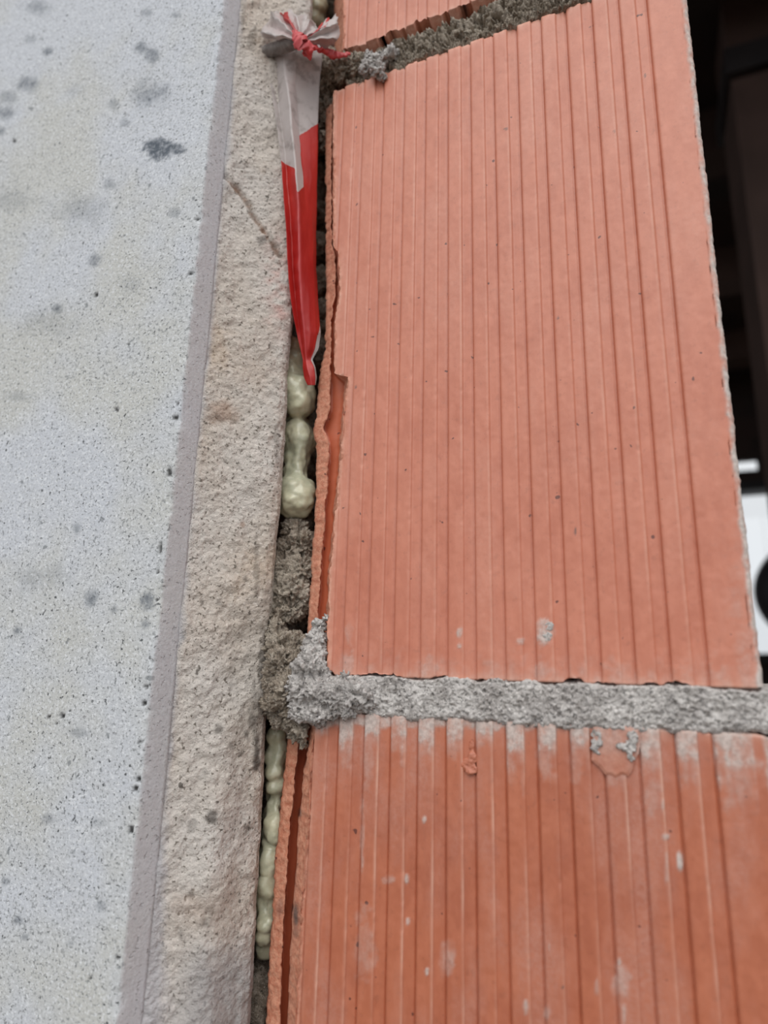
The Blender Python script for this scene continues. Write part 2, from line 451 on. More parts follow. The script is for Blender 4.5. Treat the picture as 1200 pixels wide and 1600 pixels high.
for (sx, sy, rx, ry, st) in [(400, 1180, 7, 32, .8), (392, 1130, 8, 20, .6), (330, 1276, 8, 13, .7), (301, 1290, 7, 12, .35), (342, 1140, 7, 9, .6), (385, 1150, 5, 10, .6),
        (360, 1167, 5, 8, .5), (384, 902, 5, 8, .5), (341, 940, 5, 5, .5), (285, 996, 5, 4, .8), (316, 941, 3, 4, .6), (375, 1180, 5, 5, .5), (319, 1440, 6, 8, .5),
        (283, 1465, 5, 10, .45), (298, 1395, 5, 9, .4), (320, 1210, 5, 8, .3), (383, 1305, 5, 8, .5), (325, 1420, 8, 10, .4), (408, 377, 8, 8, .5), (430, 600, 6, 10, .3),
        (395, 60, 8, 20, .35), (380, 30, 4, 25, .3), (402, 880, 6, 50, .4), (415, 1040, 8, 60, .6), (402, 1100, 10, 30, .5), (432, 690, 5, 40, .3)]:
    d = np.sqrt(((px - sx) / rx) ** 2 + ((py - sy) / ry) ** 2) + wp * .8
    stn = np.maximum(stn, st * smooth(1.2, .5, d))
rust = smooth(6, 1, crk) * .7 * np.clip(.7 + wp, 0, 1)
stn = np.maximum(stn, smooth(2.2, .6, crk) * .6)
for (sx, sy, rx, ry, st) in [(345, 645, 26, 22, .45), (300, 1415, 40, 30, .2), (380, 820, 5, 5, .5), (395, 560, 40, 60, .12)]:
    d = np.sqrt(((px - sx) / rx) ** 2 + ((py - sy) / ry) ** 2) + wp * .5
    rust = np.maximum(rust, st * smooth(1.2, .3, d))
dust = smooth(50, 8, np.abs(px - 445)) * smooth(330, 400, py) * smooth(560, 480, py) * .42 * np.clip(.4 + wp, 0, 1)  # pink powder plus the tape's red cast, put into the colour
edge = grid_obj('cement_edge', pts, M['edge'], wall_left, dict(stain=stn, rust=rust, dust=dust, low=low * .7, chamfer=smooth(.0042 + .007 * smooth(1230, 1620, py), .0002 + .006 * smooth(1230, 1620, py), aa[None, :] + .0022 * fbm(pts * np.array([300, 300, 110]), 3, 26)) * .9))
tag(edge, 'rough beige sandy strip beside the chamfer')

# --- interior seen past the right end of the bricks
ZC = 1.35; YB = 3.0
wx0 = P(1090, 900, YB)[0]; wx1 = P(1420, 900, YB)[0]
wz0 = P(1180, 1024, YB)[2]; wz1 = P(1175, 764, YB)[2]
tz0 = P(1170, 735, YB)[2]; tz1 = P(1170, 719, YB)[2]; tx1 = P(1184, 727, YB)[0]
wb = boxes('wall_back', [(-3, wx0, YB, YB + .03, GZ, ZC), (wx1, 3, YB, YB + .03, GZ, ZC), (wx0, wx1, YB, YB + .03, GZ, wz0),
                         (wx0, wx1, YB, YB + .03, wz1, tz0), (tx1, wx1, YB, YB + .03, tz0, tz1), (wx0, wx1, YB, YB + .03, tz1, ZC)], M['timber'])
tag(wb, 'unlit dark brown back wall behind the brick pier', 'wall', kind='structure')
wi = empty('window_1', (wx0, YB, wz0))
tag(wi, 'bright overexposed window in the dark back wall', 'window', kind='structure')
def wpart(name, b, mat):
    o = boxes(name, [(b[0] - wx0, b[1] - wx0, b[2] - YB, b[3] - YB, b[4] - wz0, b[5] - wz0)], mat, wi); return o
wpart('sill', (wx0, wx1, YB - .03, YB + .1, wz0 - .03, wz0 + .008), M['frame'])
wpart('head_rail', (wx0, wx1, YB - .02, YB + .1, wz1 - .008, wz1 + .03), M['frame'])
wpart('jamb', (wx1 - .03, wx1 + .02, YB - .02, YB + .1, wz0, wz1), M['frame'])
wpart('pane', (wx0, wx1, YB + .12, YB + .124, wz0, wz1), M['glass'])
wpart('top_pane', (wx0, tx1, YB + .12, YB + .124, tz0, tz1), M['glass'])
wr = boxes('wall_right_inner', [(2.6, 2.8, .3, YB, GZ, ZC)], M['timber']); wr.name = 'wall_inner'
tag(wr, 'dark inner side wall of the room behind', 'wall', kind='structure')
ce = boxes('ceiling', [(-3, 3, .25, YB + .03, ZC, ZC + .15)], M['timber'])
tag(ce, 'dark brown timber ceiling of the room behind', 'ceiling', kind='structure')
for k, yb in enumerate((.75, 1.35, 1.95, 2.55)):
    b = boxes('ceiling_beam', [(-3, 2.6, yb - .05, yb + .05, ZC - .12, ZC)], M['timber2'], ce)
pxa = P(1152, 300, 1.1)[0]
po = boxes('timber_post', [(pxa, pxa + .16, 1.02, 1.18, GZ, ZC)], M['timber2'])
# notch and plate so that the post reads as a built post
boxes('bracket', [(pxa - .01, pxa + .17, 1.0, 1.2, ZC - .2, ZC - .14)], M['frame'], po)
tag(po, 'dark brown upright timber post in the unlit room at right', 'post')

# ------------------------------------------------------------------ brick wall
wall = empty('wall_right', (0, 0, 0))
tag(wall, 'wall of ribbed orange hollow clay bricks with rough mortar joints', 'wall', kind='structure')
PITCH = .009; U_LAST = .0120; RIBW = .0052; GD = .0007
UR = .0245

def profile(u, du=0.0):
    """depth of the ribbed face at u: ribs flush at 0, channels sunk"""
    uu = u - du
    k = np.mod(uu - U_LAST, PITCH)
    inside = uu < U_LAST
    g = np.where(inside, smooth(RIBW - .0001, RIBW + .0005, k) * (1 - smooth(PITCH - .0002, PITCH - .00002, k)), 0.0)
    line = np.where(inside | (np.abs(uu - U_LAST) < .0006), np.exp(-((np.mod(k + PITCH / 2, PITCH) - PITCH / 2) / .00024) ** 2), 0.0)
    return g * GD + line * .0011, g, np.where(inside, np.exp(-((k - RIBW + .0002) / .0003) ** 2), 0)

def edge_fn(tab, y):
    """photo polyline (px,py) along a brick end -> u as a function of z at depth y"""
    w_ = np.array([P(a, b, y) for a, b in tab]); o_ = np.argsort(w_[:, 2]); w_ = w_[o_]
    return lambda z: np.interp(z, w_[:, 2], w_[:, 0])

def make_brick(name, z0, z1, mat, ends, seed, du=0.0, dz=.0006, smear_fn=None, botchip=.0006, topchip=.0004, depth=.118, scf=.38):
    """ends: list from the outer left silhouette to the front edge: (polyline, depth, raw, inner)"""
    zz = np.concatenate([[z0], np.arange(z0 + dz, z1 - dz, dz), [z1]])
    per = np.arange(0, PITCH, .0006)
    ucols = np.arange(-.1160, UR - .0018, .00045)
    # snap extra columns onto the rib edges
    ks = np.arange(-15, 1) * PITCH + U_LAST + du
    ucols = np.unique(np.round(np.concatenate([ucols, ks - .0002, ks - .00005, ks + .0001, ks + .0003, ks + RIBW, ks + RIBW + .0002]), 6))
    ucols = ucols[(ucols > -.116) & (ucols < UR - .0018)]
    nz = len(zz)
    cols = []; raws = []; inners = []
    fns = [(edge_fn(t_, y_), y_, r_, i_) for t_, y_, r_, i_ in ends]
    jag = lambda s, a, z: a * (fbm(np.stack([z * 700, z * 0 + s, z * 0], -1), 3, seed + s) + .6 * vnoise(np.stack([z * 160, z * 0 + s, z * 0], -1), seed + s + 5))
    f0 = fns[0]; u0 = f0[0](zz)
    cols.append(np.stack([u0 + .006, np.full(nz, depth), zz], -1)); raws.append(1); inners.append(0)
    cols.append(np.stack([u0 + .002, np.full(nz, f0[1] + .012), zz], -1)); raws.append(1); inners.append(0)
    prev = None
    for k, (fn, y_, r_, i_) in enumerate(fns):
        u = fn(zz) + jag(k * 3, .0005 if r_ else .0002, zz)
        if prev is not None:
            for q in (.25, .5, .75):
                cols.append(np.stack([prev[0] * (1 - q) + u * q, prev[1] * (1 - q) + y_ * q + jag(k * 3 + 1, .0005, zz) * r_, zz], -1)); raws.append(r_); inners.append(i_)
        cols.append(np.stack([u, np.full(nz, y_) + jag(k * 3 + 2, .0003, zz) * r_, zz], -1)); raws.append(r_); inners.append(i_)
        prev = (u, y_)
    ul = prev[0]
    ncl = len(cols)
    front = np.zeros((nz, len(ucols), 3))
    front[:, :, 0] = np.maximum(ucols[None, :], ul[:, None] + .00002); front[:, :, 2] = zz[:, None]
    pr, gv, ev = profile(front[:, :, 0], du)
    q3 = front * 1.0
    front[:, :, 1] = pr + .00011 * fbm(q3 * np.array([220, 1, 120]), 3, seed + 50) + .00005 * fbm(q3 * 700, 2, seed + 60)
    # dings along the rib edges
    front[:, :, 1] += ev * np.maximum(0, fbm(q3 * 330, 2, seed + 61) - .35) * .0006
    front[:, :, 1] += .0006 * np.exp(-(front[:, :, 0] - ul[:, None]) / .0006) * np.clip(.4 + fbm(q3 * 500, 2, seed + 66), 0, 1)
    # rounded right corner and return
    ra = []; rr = .0018
    for a in np.linspace(0, 90, 7):
        ra.append(np.stack([np.full(nz, UR - rr + rr * math.sin(math.radians(a))) + jag(90, .00025, zz), np.full(nz, rr - rr * math.cos(math.radians(a))), zz], -1))
    ra.append(np.stack([np.full(nz, UR), np.full(nz, .03), zz], -1)); ra.append(np.stack([np.full(nz, UR), np.full(nz, depth), zz], -1))
    L_ = np.stack(cols, 1); Rr = np.stack(ra, 1)
    pts = np.concatenate([L_, front, Rr], 1)
    nc = pts.shape[1]
    # ragged upper and lower arrises
    uu = pts[0, :, 0]
    cb = botchip * np.maximum(0, fbm(np.stack([uu * 330, uu * 0, uu * 0 + seed], -1), 3, seed + 9) + .15) * 3
    ct = topchip * np.maximum(0, fbm(np.stack([uu * 330, uu * 0, uu * 0 + seed], -1), 3, seed + 19)) * 3
    pts[:, :, 2] = np.clip(pts[:, :, 2], (z0 + cb)[None, :], (z1 - ct)[None, :])
    raw = np.zeros((nz, nc)); inner = np.zeros((nz, nc)); scuff = np.zeros((nz, nc))
    raw[:, :ncl] = np.array(raws)[None, :]; inner[:, :ncl] = np.array(inners)[None, :]
    raw[:, ncl:ncl + len(ucols)] = np.exp(-(front[:, :, 0] - ul[:, None]) / .0005) * .8
    near = np.minimum(pts[:, :, 2] - z0, z1 - pts[:, :, 2])
    scuff[:, ncl:ncl + len(ucols)] = np.clip(ev * scf * np.clip(.5 + 1.3 * fbm(q3 * np.array([250, 1, 25]), 3, seed + 70), .15, 1) + .5 * np.exp(-(front[:, :, 0] - ul[:, None]) / .0012), 0, 1)
    scuff = np.maximum(scuff, np.exp(-near / .0015) * .6)
    sme = np.zeros((nz, nc)); soot = np.zeros((nz, nc))
    ribfull = np.zeros((nz, nc)); ribfull[:, ncl:ncl + len(ucols)] = 1 - gv
    if smear_fn: sme, soot = smear_fn(pts, ribfull)
    sme = np.maximum(sme, smooth(UR - .0022, UR - .0008, pts[:, :, 0] + .0006 * fbm(pts * 300, 3, 77)))
    # bed faces: an extra row pushed to the middle of the block
    def cap(row):
        c = row.copy(); c[:, 1] = np.maximum(c[:, 1], .02); d = row.copy(); d[:, 1] = depth; return np.stack([d, c])
    bot = cap(pts[0]); top = cap(pts[-1])[::-1]
    allp = np.concatenate([bot, pts, top], 0)
    ext = lambda a, r_: np.concatenate([np.full((2, nc), r_), a, np.full((2, nc), r_)], 0)
    at = dict(raw=ext(raw, 1.), inner=ext(inner, 0), scuff=ext(scuff, 0), smear=ext(sme, 0), soot=ext(soot, 0))
    # drop collapsed quads
    A = allp; w_ = np.abs(A[:-1, 1:, :] - A[:-1, :-1, :]).sum(-1) + np.abs(A[1:, 1:, :] - A[1:, :-1, :]).sum(-1)
    h_ = np.abs(A[1:, :-1, :] - A[:-1, :-1, :]).sum(-1) + np.abs(A[1:, 1:, :] - A[:-1, 1:, :]).sum(-1)
    return grid_obj(name, allp, mat, wall, at, keep=(w_ > 1e-6) & (h_ > 1e-6))

def blobs(px, py, tab, wob):
    o = np.zeros(px.shape)
    for sx, sy, rx, ry, st in tab:
        d = np.sqrt(((px - sx) / rx) ** 2 + ((py - sy) / ry) ** 2) + wob * .7
        o = np.maximum(o, st * smooth(1.25, .55, d))
    return o

Z0M, Z1M = -.0030, .2362
ZT = P(640, 40)[2]
Z1L = -.0142
# main brick: left end broken along a cell, shell / channel / inner web
Lm = [(521, 120), (521, 383), (524, 388), (529, 393), (528, 410), (531, 425), (531, 462), (524, 500), (523, 583), (530, 586), (544, 588), (543, 602), (540, 606), (530, 740), (522, 820), (515, 895), (511, 1020), (511, 1070)]
Cm = [(519, 120), (519, 383), (526, 400), (528, 462), (521, 500), (520, 583), (528, 590), (538, 598), (536, 610), (527, 740), (519, 820), (512, 895), (508, 1020), (508, 1070)]
Rm = [(518, 120), (518, 383), (523, 400), (524, 462), (518, 500), (517, 560), (515, 600), (516, 640), (512, 655), (504, 668), (513, 690), (513, 720), (511, 760), (505, 850), (497, 960), (493, 1070)]
Sm = [(509, 120), (509, 540), (500, 580), (494, 650), (490, 672), (493, 690), (495, 720), (495, 760), (488, 850), (482, 960), (476, 1070)]
def sm_main(p, rib):
    px, py = proj(p); wob = fbm(p * 500, 3, 91)
    s = blobs(px, py, [(718, 990, 5, 8, .8), (718, 1010, 4, 4, .7), (812, 1002, 6, 6, .8), (852, 990, 14, 22, .85), (845, 1050, 10, 14, .4), (672, 1042, 18, 14, .4),
                       (545, 990, 6, 20, .25), (540, 1035, 14, 20, .35), (1170, 1050, 16, 30, .3)], wob)
    s = np.maximum(s, smooth(1012, 1068, py + wob * 22) * .28 * np.clip(.5 + wob, 0, 1))
    s = np.maximum(s, smooth(1130, 1180, px - (py - 1072) * .11) * smooth(700, 1080, py) * .3 * np.clip(.5 + wob, 0, 1))
    soot = blobs(px, py, [(872, 497, 2.5, 2.5, .9), (899, 830, 2, 6, .8), (790, 201, 4, 2, .7), (556, 605, 2, 2, .8), (1008, 118, 2, 3, .7), (960, 205, 3, 2, .5)], wob * .4)
    return s, soot
brick = make_brick('brick', Z0M, Z1M, M['brick_main'], [(Sm, .0065, .9, 0), (Rm, .0050, .75, 0), (Rm, .0085, .1, .9), (Cm, .0080, .1, .9), (Lm, .0012, .8, 0), (Lm, 0., .5, 0)], 11, smear_fn=sm_main)
tag(brick, 'large salmon ribbed brick between the two mortar joints, left edge chipped')

LEN = {0: 16, 1: 30, 2: 46, 3: 40, 4: 22, 5: 30, 6: 30, 7: 26, 8: 22, 9: 24, 10: 22, 11: 10, 12: 8}
def sm_low(p, rib):
    px, py = proj(p); wob = fbm(p * 420, 3, 92); wob2 = fbm(p * np.array([900, 900, 120]), 3, 95)
    k = np.floor((p[:, :, 0] + .0005 - U_LAST) / PITCH).astype(int)
    ln = np.vectorize(lambda q: {0: 75, -1: 58, -2: 45, -3: 62, -4: 34, -5: 50, -6: 52, -7: 22, -8: 28, -9: 36, -10: 34, -11: 24, -12: 40}.get(q, 12))(k)
    dep = py - 1128 - (px - 480) * .012
    s = rib * smooth(1.1, .55, dep / ln + wob * .5 + wob2 * .35) * .85
    s = np.maximum(s, rib * smooth(1.9, .8, dep / ln + wob * .6 + wob2 * .5) * .35)
    s = np.maximum(s, smooth(10, 2, dep + wob * 8) * .8)
    s = np.maximum(s, blobs(px, py, [(663, 1281, 4, 7, .9), (635, 1373, 3, 7, .9), (637, 1440, 3, 6, .7), (1062, 1345, 6, 18, .95), (1040, 1308, 6, 6, .85), (1042, 1352, 3, 26, .7),
                       (1036, 1258, 3, 10, .6), (970, 1535, 14, 28, .45), (968, 1503, 4, 6, .6), (700, 1500, 11, 26, .4), (822, 1572, 4, 12, .7), (855, 1582, 6, 12, .5),
                       (667, 1518, 3, 6, .7), (605, 1375, 10, 6, .35), (859, 1480, 3, 10, .5), (932, 1545, 3, 14, .5), (566, 1300, 3, 60, .35), (570, 1480, 16, 60, .25),
                       (575, 1180, 10, 50, .2), (975, 1590, 4, 20, .6), (848, 1180, 12, 40, .25), (1020, 1240, 14, 30, .25), (900, 1200, 12, 30, .2), (1150, 1190, 40, 22, .45)], wob))
    soot = blobs(px, py, [(462, 1427, 6, 20, .85), (468, 1270, 3, 8, .6), (437, 1420, 7, 16, .4), (462, 1455, 5, 12, .4), (879, 1542, 2, 3, .9)], wob * .6)
    return s, soot
Ll = [(497, 1110), (492, 1130), (485, 1200), (481, 1290), (472, 1400), (467, 1500), (462, 1600), (458, 1700)]
Gl = [(490, 1110), (484, 1150), (476, 1200), (467, 1290), (460, 1400), (454, 1500), (450, 1600), (446, 1700)]
Wl = [(470, 1110), (467, 1150), (462, 1200), (453, 1290), (445, 1400), (441, 1500), (437, 1600), (433, 1700)]
Sl = [(455, 1110), (450, 1150), (445, 1200), (435, 1290), (427, 1400), (421, 1500), (415, 1600), (410, 1700)]
Ql = [(462, 1110), (458, 1150), (452, 1200), (443, 1290), (433, 1400), (428, 1500), (423, 1600), (418, 1700)]
brick2 = make_brick('brick', Z1L - .238, Z1L, M['brick_low'], [(Sl, .0105, .5, .3), (Ql, .0092, .8, 0), (Wl, .0085, .8, 0), (Wl, .0165, .1, .8), (Gl, .0165, .1, .8), (Gl, .0042, .9, 0), (Ll, .0004, .8, 0), (Ll, 0., .4, 0)], 23, du=-.0004, scf=.7, smear_fn=sm_low)
tag(brick2, 'deep orange ribbed brick below the lower joint, mortar smeared on its top')
Lt = [(537, -260), (536, 0), (535, 90)]
St = [(524, -260), (523, 0), (521, 90)]
brick3 = make_brick('brick', ZT, ZT + .238, M['brick_main'], [(St, .012, .6, 0), (Lt, .0012, .8, 0), (Lt, 0., .5, 0)], 37, botchip=.0009)
tag(brick3, 'salmon ribbed brick at the top edge above the upper joint')
# masonry under the picture carries the wall
boxes('plinth', [(-.105, UR, .002, .118, GZ, Z1L - .239)], M['mortar'], wall)
boxes('wall_core', [(-.085, UR - .004, .03, .112, Z1L - .01, Z0M + .01), (-.085, UR - .004, .03, .112, Z1M - .01, ZT + .01)], M['mortar_dk'], wall)

# --- bed joints
def craggy(p, s, a, f):
    w1 = worley(p * f, s); w2 = worley(p * f * 2.3, s + 7); n = fbm(p * f * .45, 3, s + 11); n2 = fbm(p * f * 3.5, 3, s + 13)
    return a * ((.45 - w1) * 1.2 + (.45 - w2) * .9 + n * 1.3 + n2 * .9 - 1.6 * smooth(.12, .45, fbm(p * f * .9 + 5.5, 3, s + 41)))

def bed(name, u0, u1, zb, zt, y0, amp, freq, wav, mat, seed, label, res=.00036, under=(.006, .006)):
    us = np.arange(u0, u1, res); nv = int((zt(0) - zb(0)) / res) + 1
    v = np.linspace(0, 1, nv)
    U, Vv = np.meshgrid(us, v)
    B = zb(U) + wav * fbm(np.stack([U * 180, U * 0 + seed, U * 0], -1), 4, seed); T = zt(U) + wav * fbm(np.stack([U * 200, U * 0 + seed + 9, U * 0], -1), 4, seed + 3)
    Zg = B + (T - B) * Vv
    p = np.stack([U, U * 0, Zg], -1)
    rnd = np.abs(2 * Vv - 1)
    yy = y0(U) + np.where(Vv < .5, under[0], under[1]) * smooth(.80, 1.0, rnd) ** 1.2 - craggy(p, seed, amp, freq)
    p[:, :, 1] = yy; p[:, :, 2] += (1 - smooth(.8, 1, rnd)) * 0 + amp * .5 * fbm(p * freq * 1.3, 2, seed + 30)
    e0 = p[:1].copy(); e0[:, :, 1] = .03; e1 = p[-1:].copy(); e1[:, :, 1] = .03
    p = np.concatenate([e0, p, e1], 0)
    o = grid_obj(name, p, mat, wall); tag(o, label); return o

zb = lambda u: -.0152 + u * 0 - .0006 * smooth(-.07, -.02, u) + .0012 * smooth(-.01, .022, u)
zt = lambda u: -.0022 + u * 0
bed('bed_joint', P(498, 1100)[0], UR + .004, zb, zt, lambda u: -.0006 + u * 0 - .0010 * smooth(-.08, -.1, u) + .0022 * smooth(.021, .028, u), .00055, 800, .0013, M['mortar'], 3, 'pale grey mortar joint under the large brick', .00033, (.0010, .004))
zb2 = lambda u: Z1M - .0012 + u * 0
zt2 = lambda u: ZT - .0030 + .0026 * smooth(-.06, -.03, u) + u * 0
bed('bed_joint', P(540, 110)[0], UR + .001, zb2, zt2, lambda u: .0010 + u * 0 - .0012 * smooth(-.05, -.03, u), .0018, 420, .0016, M['mortar_dk'], 5, 'dark crumbly mortar joint above the large brick')

# --- mortar squeezed into the gap
def W(px, py, y): return P(px, py, y)
def ball(px, py, y, r, sq=(1, 1, 1)):
    c = P(px, py, y); s = r / FPX * -((c - CAM) @ R)[2]
    return (c, (s * sq[0], s * sq[1], s * sq[2]))
def rough(s, a, f): return lambda c: craggy(c, s, a, f)

b = [ball(462, 828, .012, 24), ball(470, 850, .011, 26), ball(452, 860, .011, 24), ball(445, 890, .009, 26), ball(468, 890, .010, 27), ball(455, 920, .008, 30),
     ball(440, 930, .007, 24), ball(470, 935, .009, 22), ball(432, 958, .006, 22), ball(455, 950, .008, 26), ball(440, 880, .018, 30), ball(460, 960, .02, 30)]
tag(lumps('mortar_lump', b, .00045, M['mortar_dk'], wall, rough(61, .0015, 520)), 'dark crumbly mortar packed in the gap below the foam')
b = [ball(430, 985, .004, 20), ball(428, 1010, .003, 20), ball(440, 1010, .003, 26), ball(445, 1035, .001, 30), ball(432, 1060, .001, 24), ball(436, 1095, .002, 26), ball(440, 1125, .003, 20),
     ball(460, 1010, .006, 24), ball(450, 1080, 0, 32), ball(462, 1110, .002, 26), ball(470, 1142, .002, 14), ball(475, 1158, .003, 8), ball(425, 1110, .003, 16), ball(462, 1140, .004, 18),
     ball(440, 1000, .016, 34), ball(450, 1080, .016, 46), ball(470, 1050, .012, 36)]
tag(lumps('mortar_lump', b, .00045, M['mortar_dk'], wall, rough(67, .0014, 520)), 'brownish mortar lump bridging column and lower bricks')
b = [ball(500, 978, .001, 13), ball(494, 1000, .001, 17), ball(490, 1025, 0, 20), ball(480, 1045, -.001, 26), ball(500, 1050, .0005, 20), ball(474, 1075, -.002, 28), ball(500, 1080, -.002, 26),
     ball(525, 1085, -.001, 26), ball(470, 1108, -.002, 20), ball(495, 1112, -.002, 22), ball(540, 1060, .0002, 12), ball(550, 1085, 0, 26), ball(522, 1108, -.0005, 18), ball(545, 1110, 0, 16),
     ball(575, 1090, .0006, 22), ball(509, 965, .001, 8)]
tag(lumps('mortar_lump', b, .00042, M['mortar'], wall, rough(71, .0012, 560)), 'pale mortar squeezed out at the left end of the lower joint')
b = [ball(512, 120, .004, 18), ball(525, 112, .003, 17), ball(540, 108, .002, 20), ball(560, 104, .001, 18), ball(505, 140, .006, 14), ball(508, 165, .008, 14), ball(510, 190, .010, 12), ball(513, 215, .010, 12),
     ball(512, 230, .012, 10), ball(505, 110, .012, 26), ball(515, 100, .012, 22), ball(510, 170, .02, 26), ball(505, 220, .022, 22)]
tag(lumps('mortar_lump', b, .00042, M['mortar_dk'], wall, rough(73, .0015, 560)), 'dark mortar at the left end of the upper joint')
b = [ball(578, 88, 0, 10), ball(590, 98, -.002, 14), ball(590, 112, -.002, 12), ball(600, 90, -.001, 13), ball(598, 122, -.001, 6), ball(612, 82, 0, 12), ball(575, 110, .001, 14)]
tag(lumps('mortar_lump', b, .0005, M['mortar'], wall, rough(79, .0011, 620)), 'pale mortar crumb hanging over the large brick at the upper joint')
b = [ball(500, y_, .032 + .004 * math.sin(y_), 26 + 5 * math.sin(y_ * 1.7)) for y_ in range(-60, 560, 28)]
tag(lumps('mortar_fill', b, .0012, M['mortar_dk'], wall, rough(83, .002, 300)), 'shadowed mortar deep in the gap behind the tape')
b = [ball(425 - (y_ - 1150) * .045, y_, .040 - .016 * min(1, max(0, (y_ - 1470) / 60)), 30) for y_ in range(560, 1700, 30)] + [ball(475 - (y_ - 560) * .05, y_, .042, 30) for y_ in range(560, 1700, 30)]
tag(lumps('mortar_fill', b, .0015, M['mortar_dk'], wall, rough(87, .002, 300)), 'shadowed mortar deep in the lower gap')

# small crumbs and flakes stuck to the bricks (sub-parts of their brick)
def stuck(name, bl, mat, par, label, s, a=.0006, f=800, vox=.00035):
    o = lumps(name, bl, vox, mat, par, rough(s, a, f)); tag(o, label); return o
stuck('mortar_crumb', [ball(933, 1148, -.0003, 10, (1, .35, 1)), ball(933, 1160, -.0003, 10, (1, .35, 1)), ball(932, 1170, -.0003, 9, (1, .35, 1))], M['mortar'], brick2, 'grey mortar crumb in a channel', 101)
stuck('mortar_crumb', [ball(990, 1152, -.0008, 10, (1, .35, 1)), ball(984, 1168, -.0008, 12, (1, .35, 1)), ball(970, 1165, -.0008, 8, (1, .3, .8)), ball(985, 1182, -.0008, 8, (1, .3, 1)), ball(963, 1163, -.0008, 5, (1, .3, .7))], M['mortar'], brick2, 'grey star-shaped mortar crumb on a rib', 103)
stuck('mortar_crumb', [ball(846, 982, .0003, 6, (1, .35, 1)), ball(857, 978, .0002, 8, (1, .3, 1)), ball(856, 996, .0002, 9, (1, .3, 1)), ball(848, 1000, .0003, 5, (1, .3, 1))], M['mortar'], brick, 'small grey mortar splash on the large brick', 107, .0004)
stuck('clay_crumb', [ball(728, 1195, .0004, 11, (1.1, .4, 1)), ball(738, 1185, .0004, 9, (1, .4, 1.2)), ball(735, 1205, 0, 8, (1.2, .5, .8)), ball(742, 1203, 0, 6, (1, .5, 1)), ball(737, 1165, .0006, 6, (1, .3, 2))], M['brick_low'], brick2, 'clay crumb stuck across a channel', 109, .0003)

def slab(name, outline, y0, y1, mat, par, label, seed=0):
    n = len(outline)
    fr = [P(a, b, y0) for a, b in outline]; bk = [P(a, b, y0) + np.array([0, y1 - y0, 0]) for a, b in outline]
    cen = np.mean(fr, 0); inn = [c * .86 + cen * .14 + np.array([0, -.0003, 0]) for c in fr]
    V = inn + fr + bk; F = [list(range(n))[::-1]]
    for i in range(n):
        j = (i + 1) % n; F.append([i, j, n + j, n + i][::-1][::-1]); F.append([n + i, n + j, 2 * n + j, 2 * n + i])
    o = mesh_obj(name, V, F, mat, par, dict(raw=np.full(len(V), .25), smear=np.array([.5 if proj(v)[1] < 1180 else .1 for v in V])), False)
    tag(o, label); return o
slab('clay_flake', [(927, 1136), (945, 1133), (965, 1136), (980, 1134), (998, 1140), (1001, 1160), (998, 1178), (991, 1188), (988, 1203), (982, 1213), (972, 1210), (962, 1216), (954, 1211), (946, 1211), (937, 1199), (924, 1188), (926, 1165)], -.0001, .0009, M['brick_low'], brick2, 'flat clay flake bridging the ribs under the joint')

# ------------------------------------------------------------------ foam in the gap
def foam(name, bl, label, seed, par=None):
    o = lumps(name, bl, .0006, M['foam'], None, lambda c: .0019 * fbm(c * 150, 2, seed) + .0005 * fbm(c * 420, 2, seed + 3), sm=9)
    tag(o, label, 'foam', 'expanding foam beads in the gap'); return o
foam('expanding_foam', [ball(459, 548, .013, 18, (1, 1, 1.5)), ball(457, 570, .012, 20, (1, 1, 1.4)), ball(456, 588, .011, 21), ball(463, 614, .009, 27), ball(455, 600, .009, 20), ball(466, 630, .009, 25), ball(478, 615, .010, 18),
      ball(462, 606, .006, 9), ball(463, 622, .006, 6), ball(466, 688, .013, 27, (1, 1, 1.3)), ball(462, 668, .016, 22), ball(465, 715, .013, 22, (1, 1, 1.6)), ball(463, 740, .013, 23, (1, 1, 1.3)), ball(465, 764, .011, 27), ball(464, 782, .009, 27), ball(468, 772, .010, 26),
      ball(458, 790, .010, 20)], 'olive-cream foam bulges in the gap below the red tape end', 5)
fb = []
for k, (a, b, q) in enumerate([(432, 1150, 16), (434, 1176, 18), (430, 1204, 14), (433, 1230, 17), (429, 1262, 15), (430, 1290, 18), (425, 1322, 15), (421, 1348, 19), (419, 1382, 17), (416, 1408, 19), (415, 1440, 16), (414, 1464, 15)]):
    fb.append(ball(a, b, .0155 + .0012 * math.sin(k * 2.3), q, (1, 1, 1.15 + .2 * math.sin(k * 1.7)))); fb.append(ball(a + 2, b + 12, .021, 20))
foam('expanding_foam', fb, 'greenish foam bead in the narrow lower gap beside the orange brick', 9)
foam('expanding_foam', [ball(490, -40, .012, 22), ball(492, -12, .012, 20), ball(492, 12, .012, 20), ball(490, 34, .014, 18), ball(488, 5, .018, 24)], 'foam bulge at the top edge behind the tape knot', 13)

# ------------------------------------------------------------------ steel rod and barrier tape
a0 = P(402, 86, -.0105); a1 = P(474, 62, -.0175)
ax = a1 - a0; ln = np.linalg.norm(ax); ax /= ln
e1 = np.cross(ax, [0, 0, 1]); e1 /= np.linalg.norm(e1); e2 = np.cross(ax, e1)
ts = np.linspace(-.006, ln, 150); th = np.linspace(0, 2 * math.pi, 24, endpoint=False)
rad = .0021 + .00045 * np.sin(ts[:, None] / .0021 * 2 * math.pi + th[None, :])
rodp = a0 + ax * ts[:, None, None] + rad[..., None] * (np.cos(th)[None, :, None] * e1 + np.sin(th)[None, :, None] * e2)
rod = grid_obj('steel_rod', rodp, M['rod'], None, close=True, caps=True)
tag(rod, 'short dark ribbed steel rod poking out of the concrete under the tape knot', 'rod')

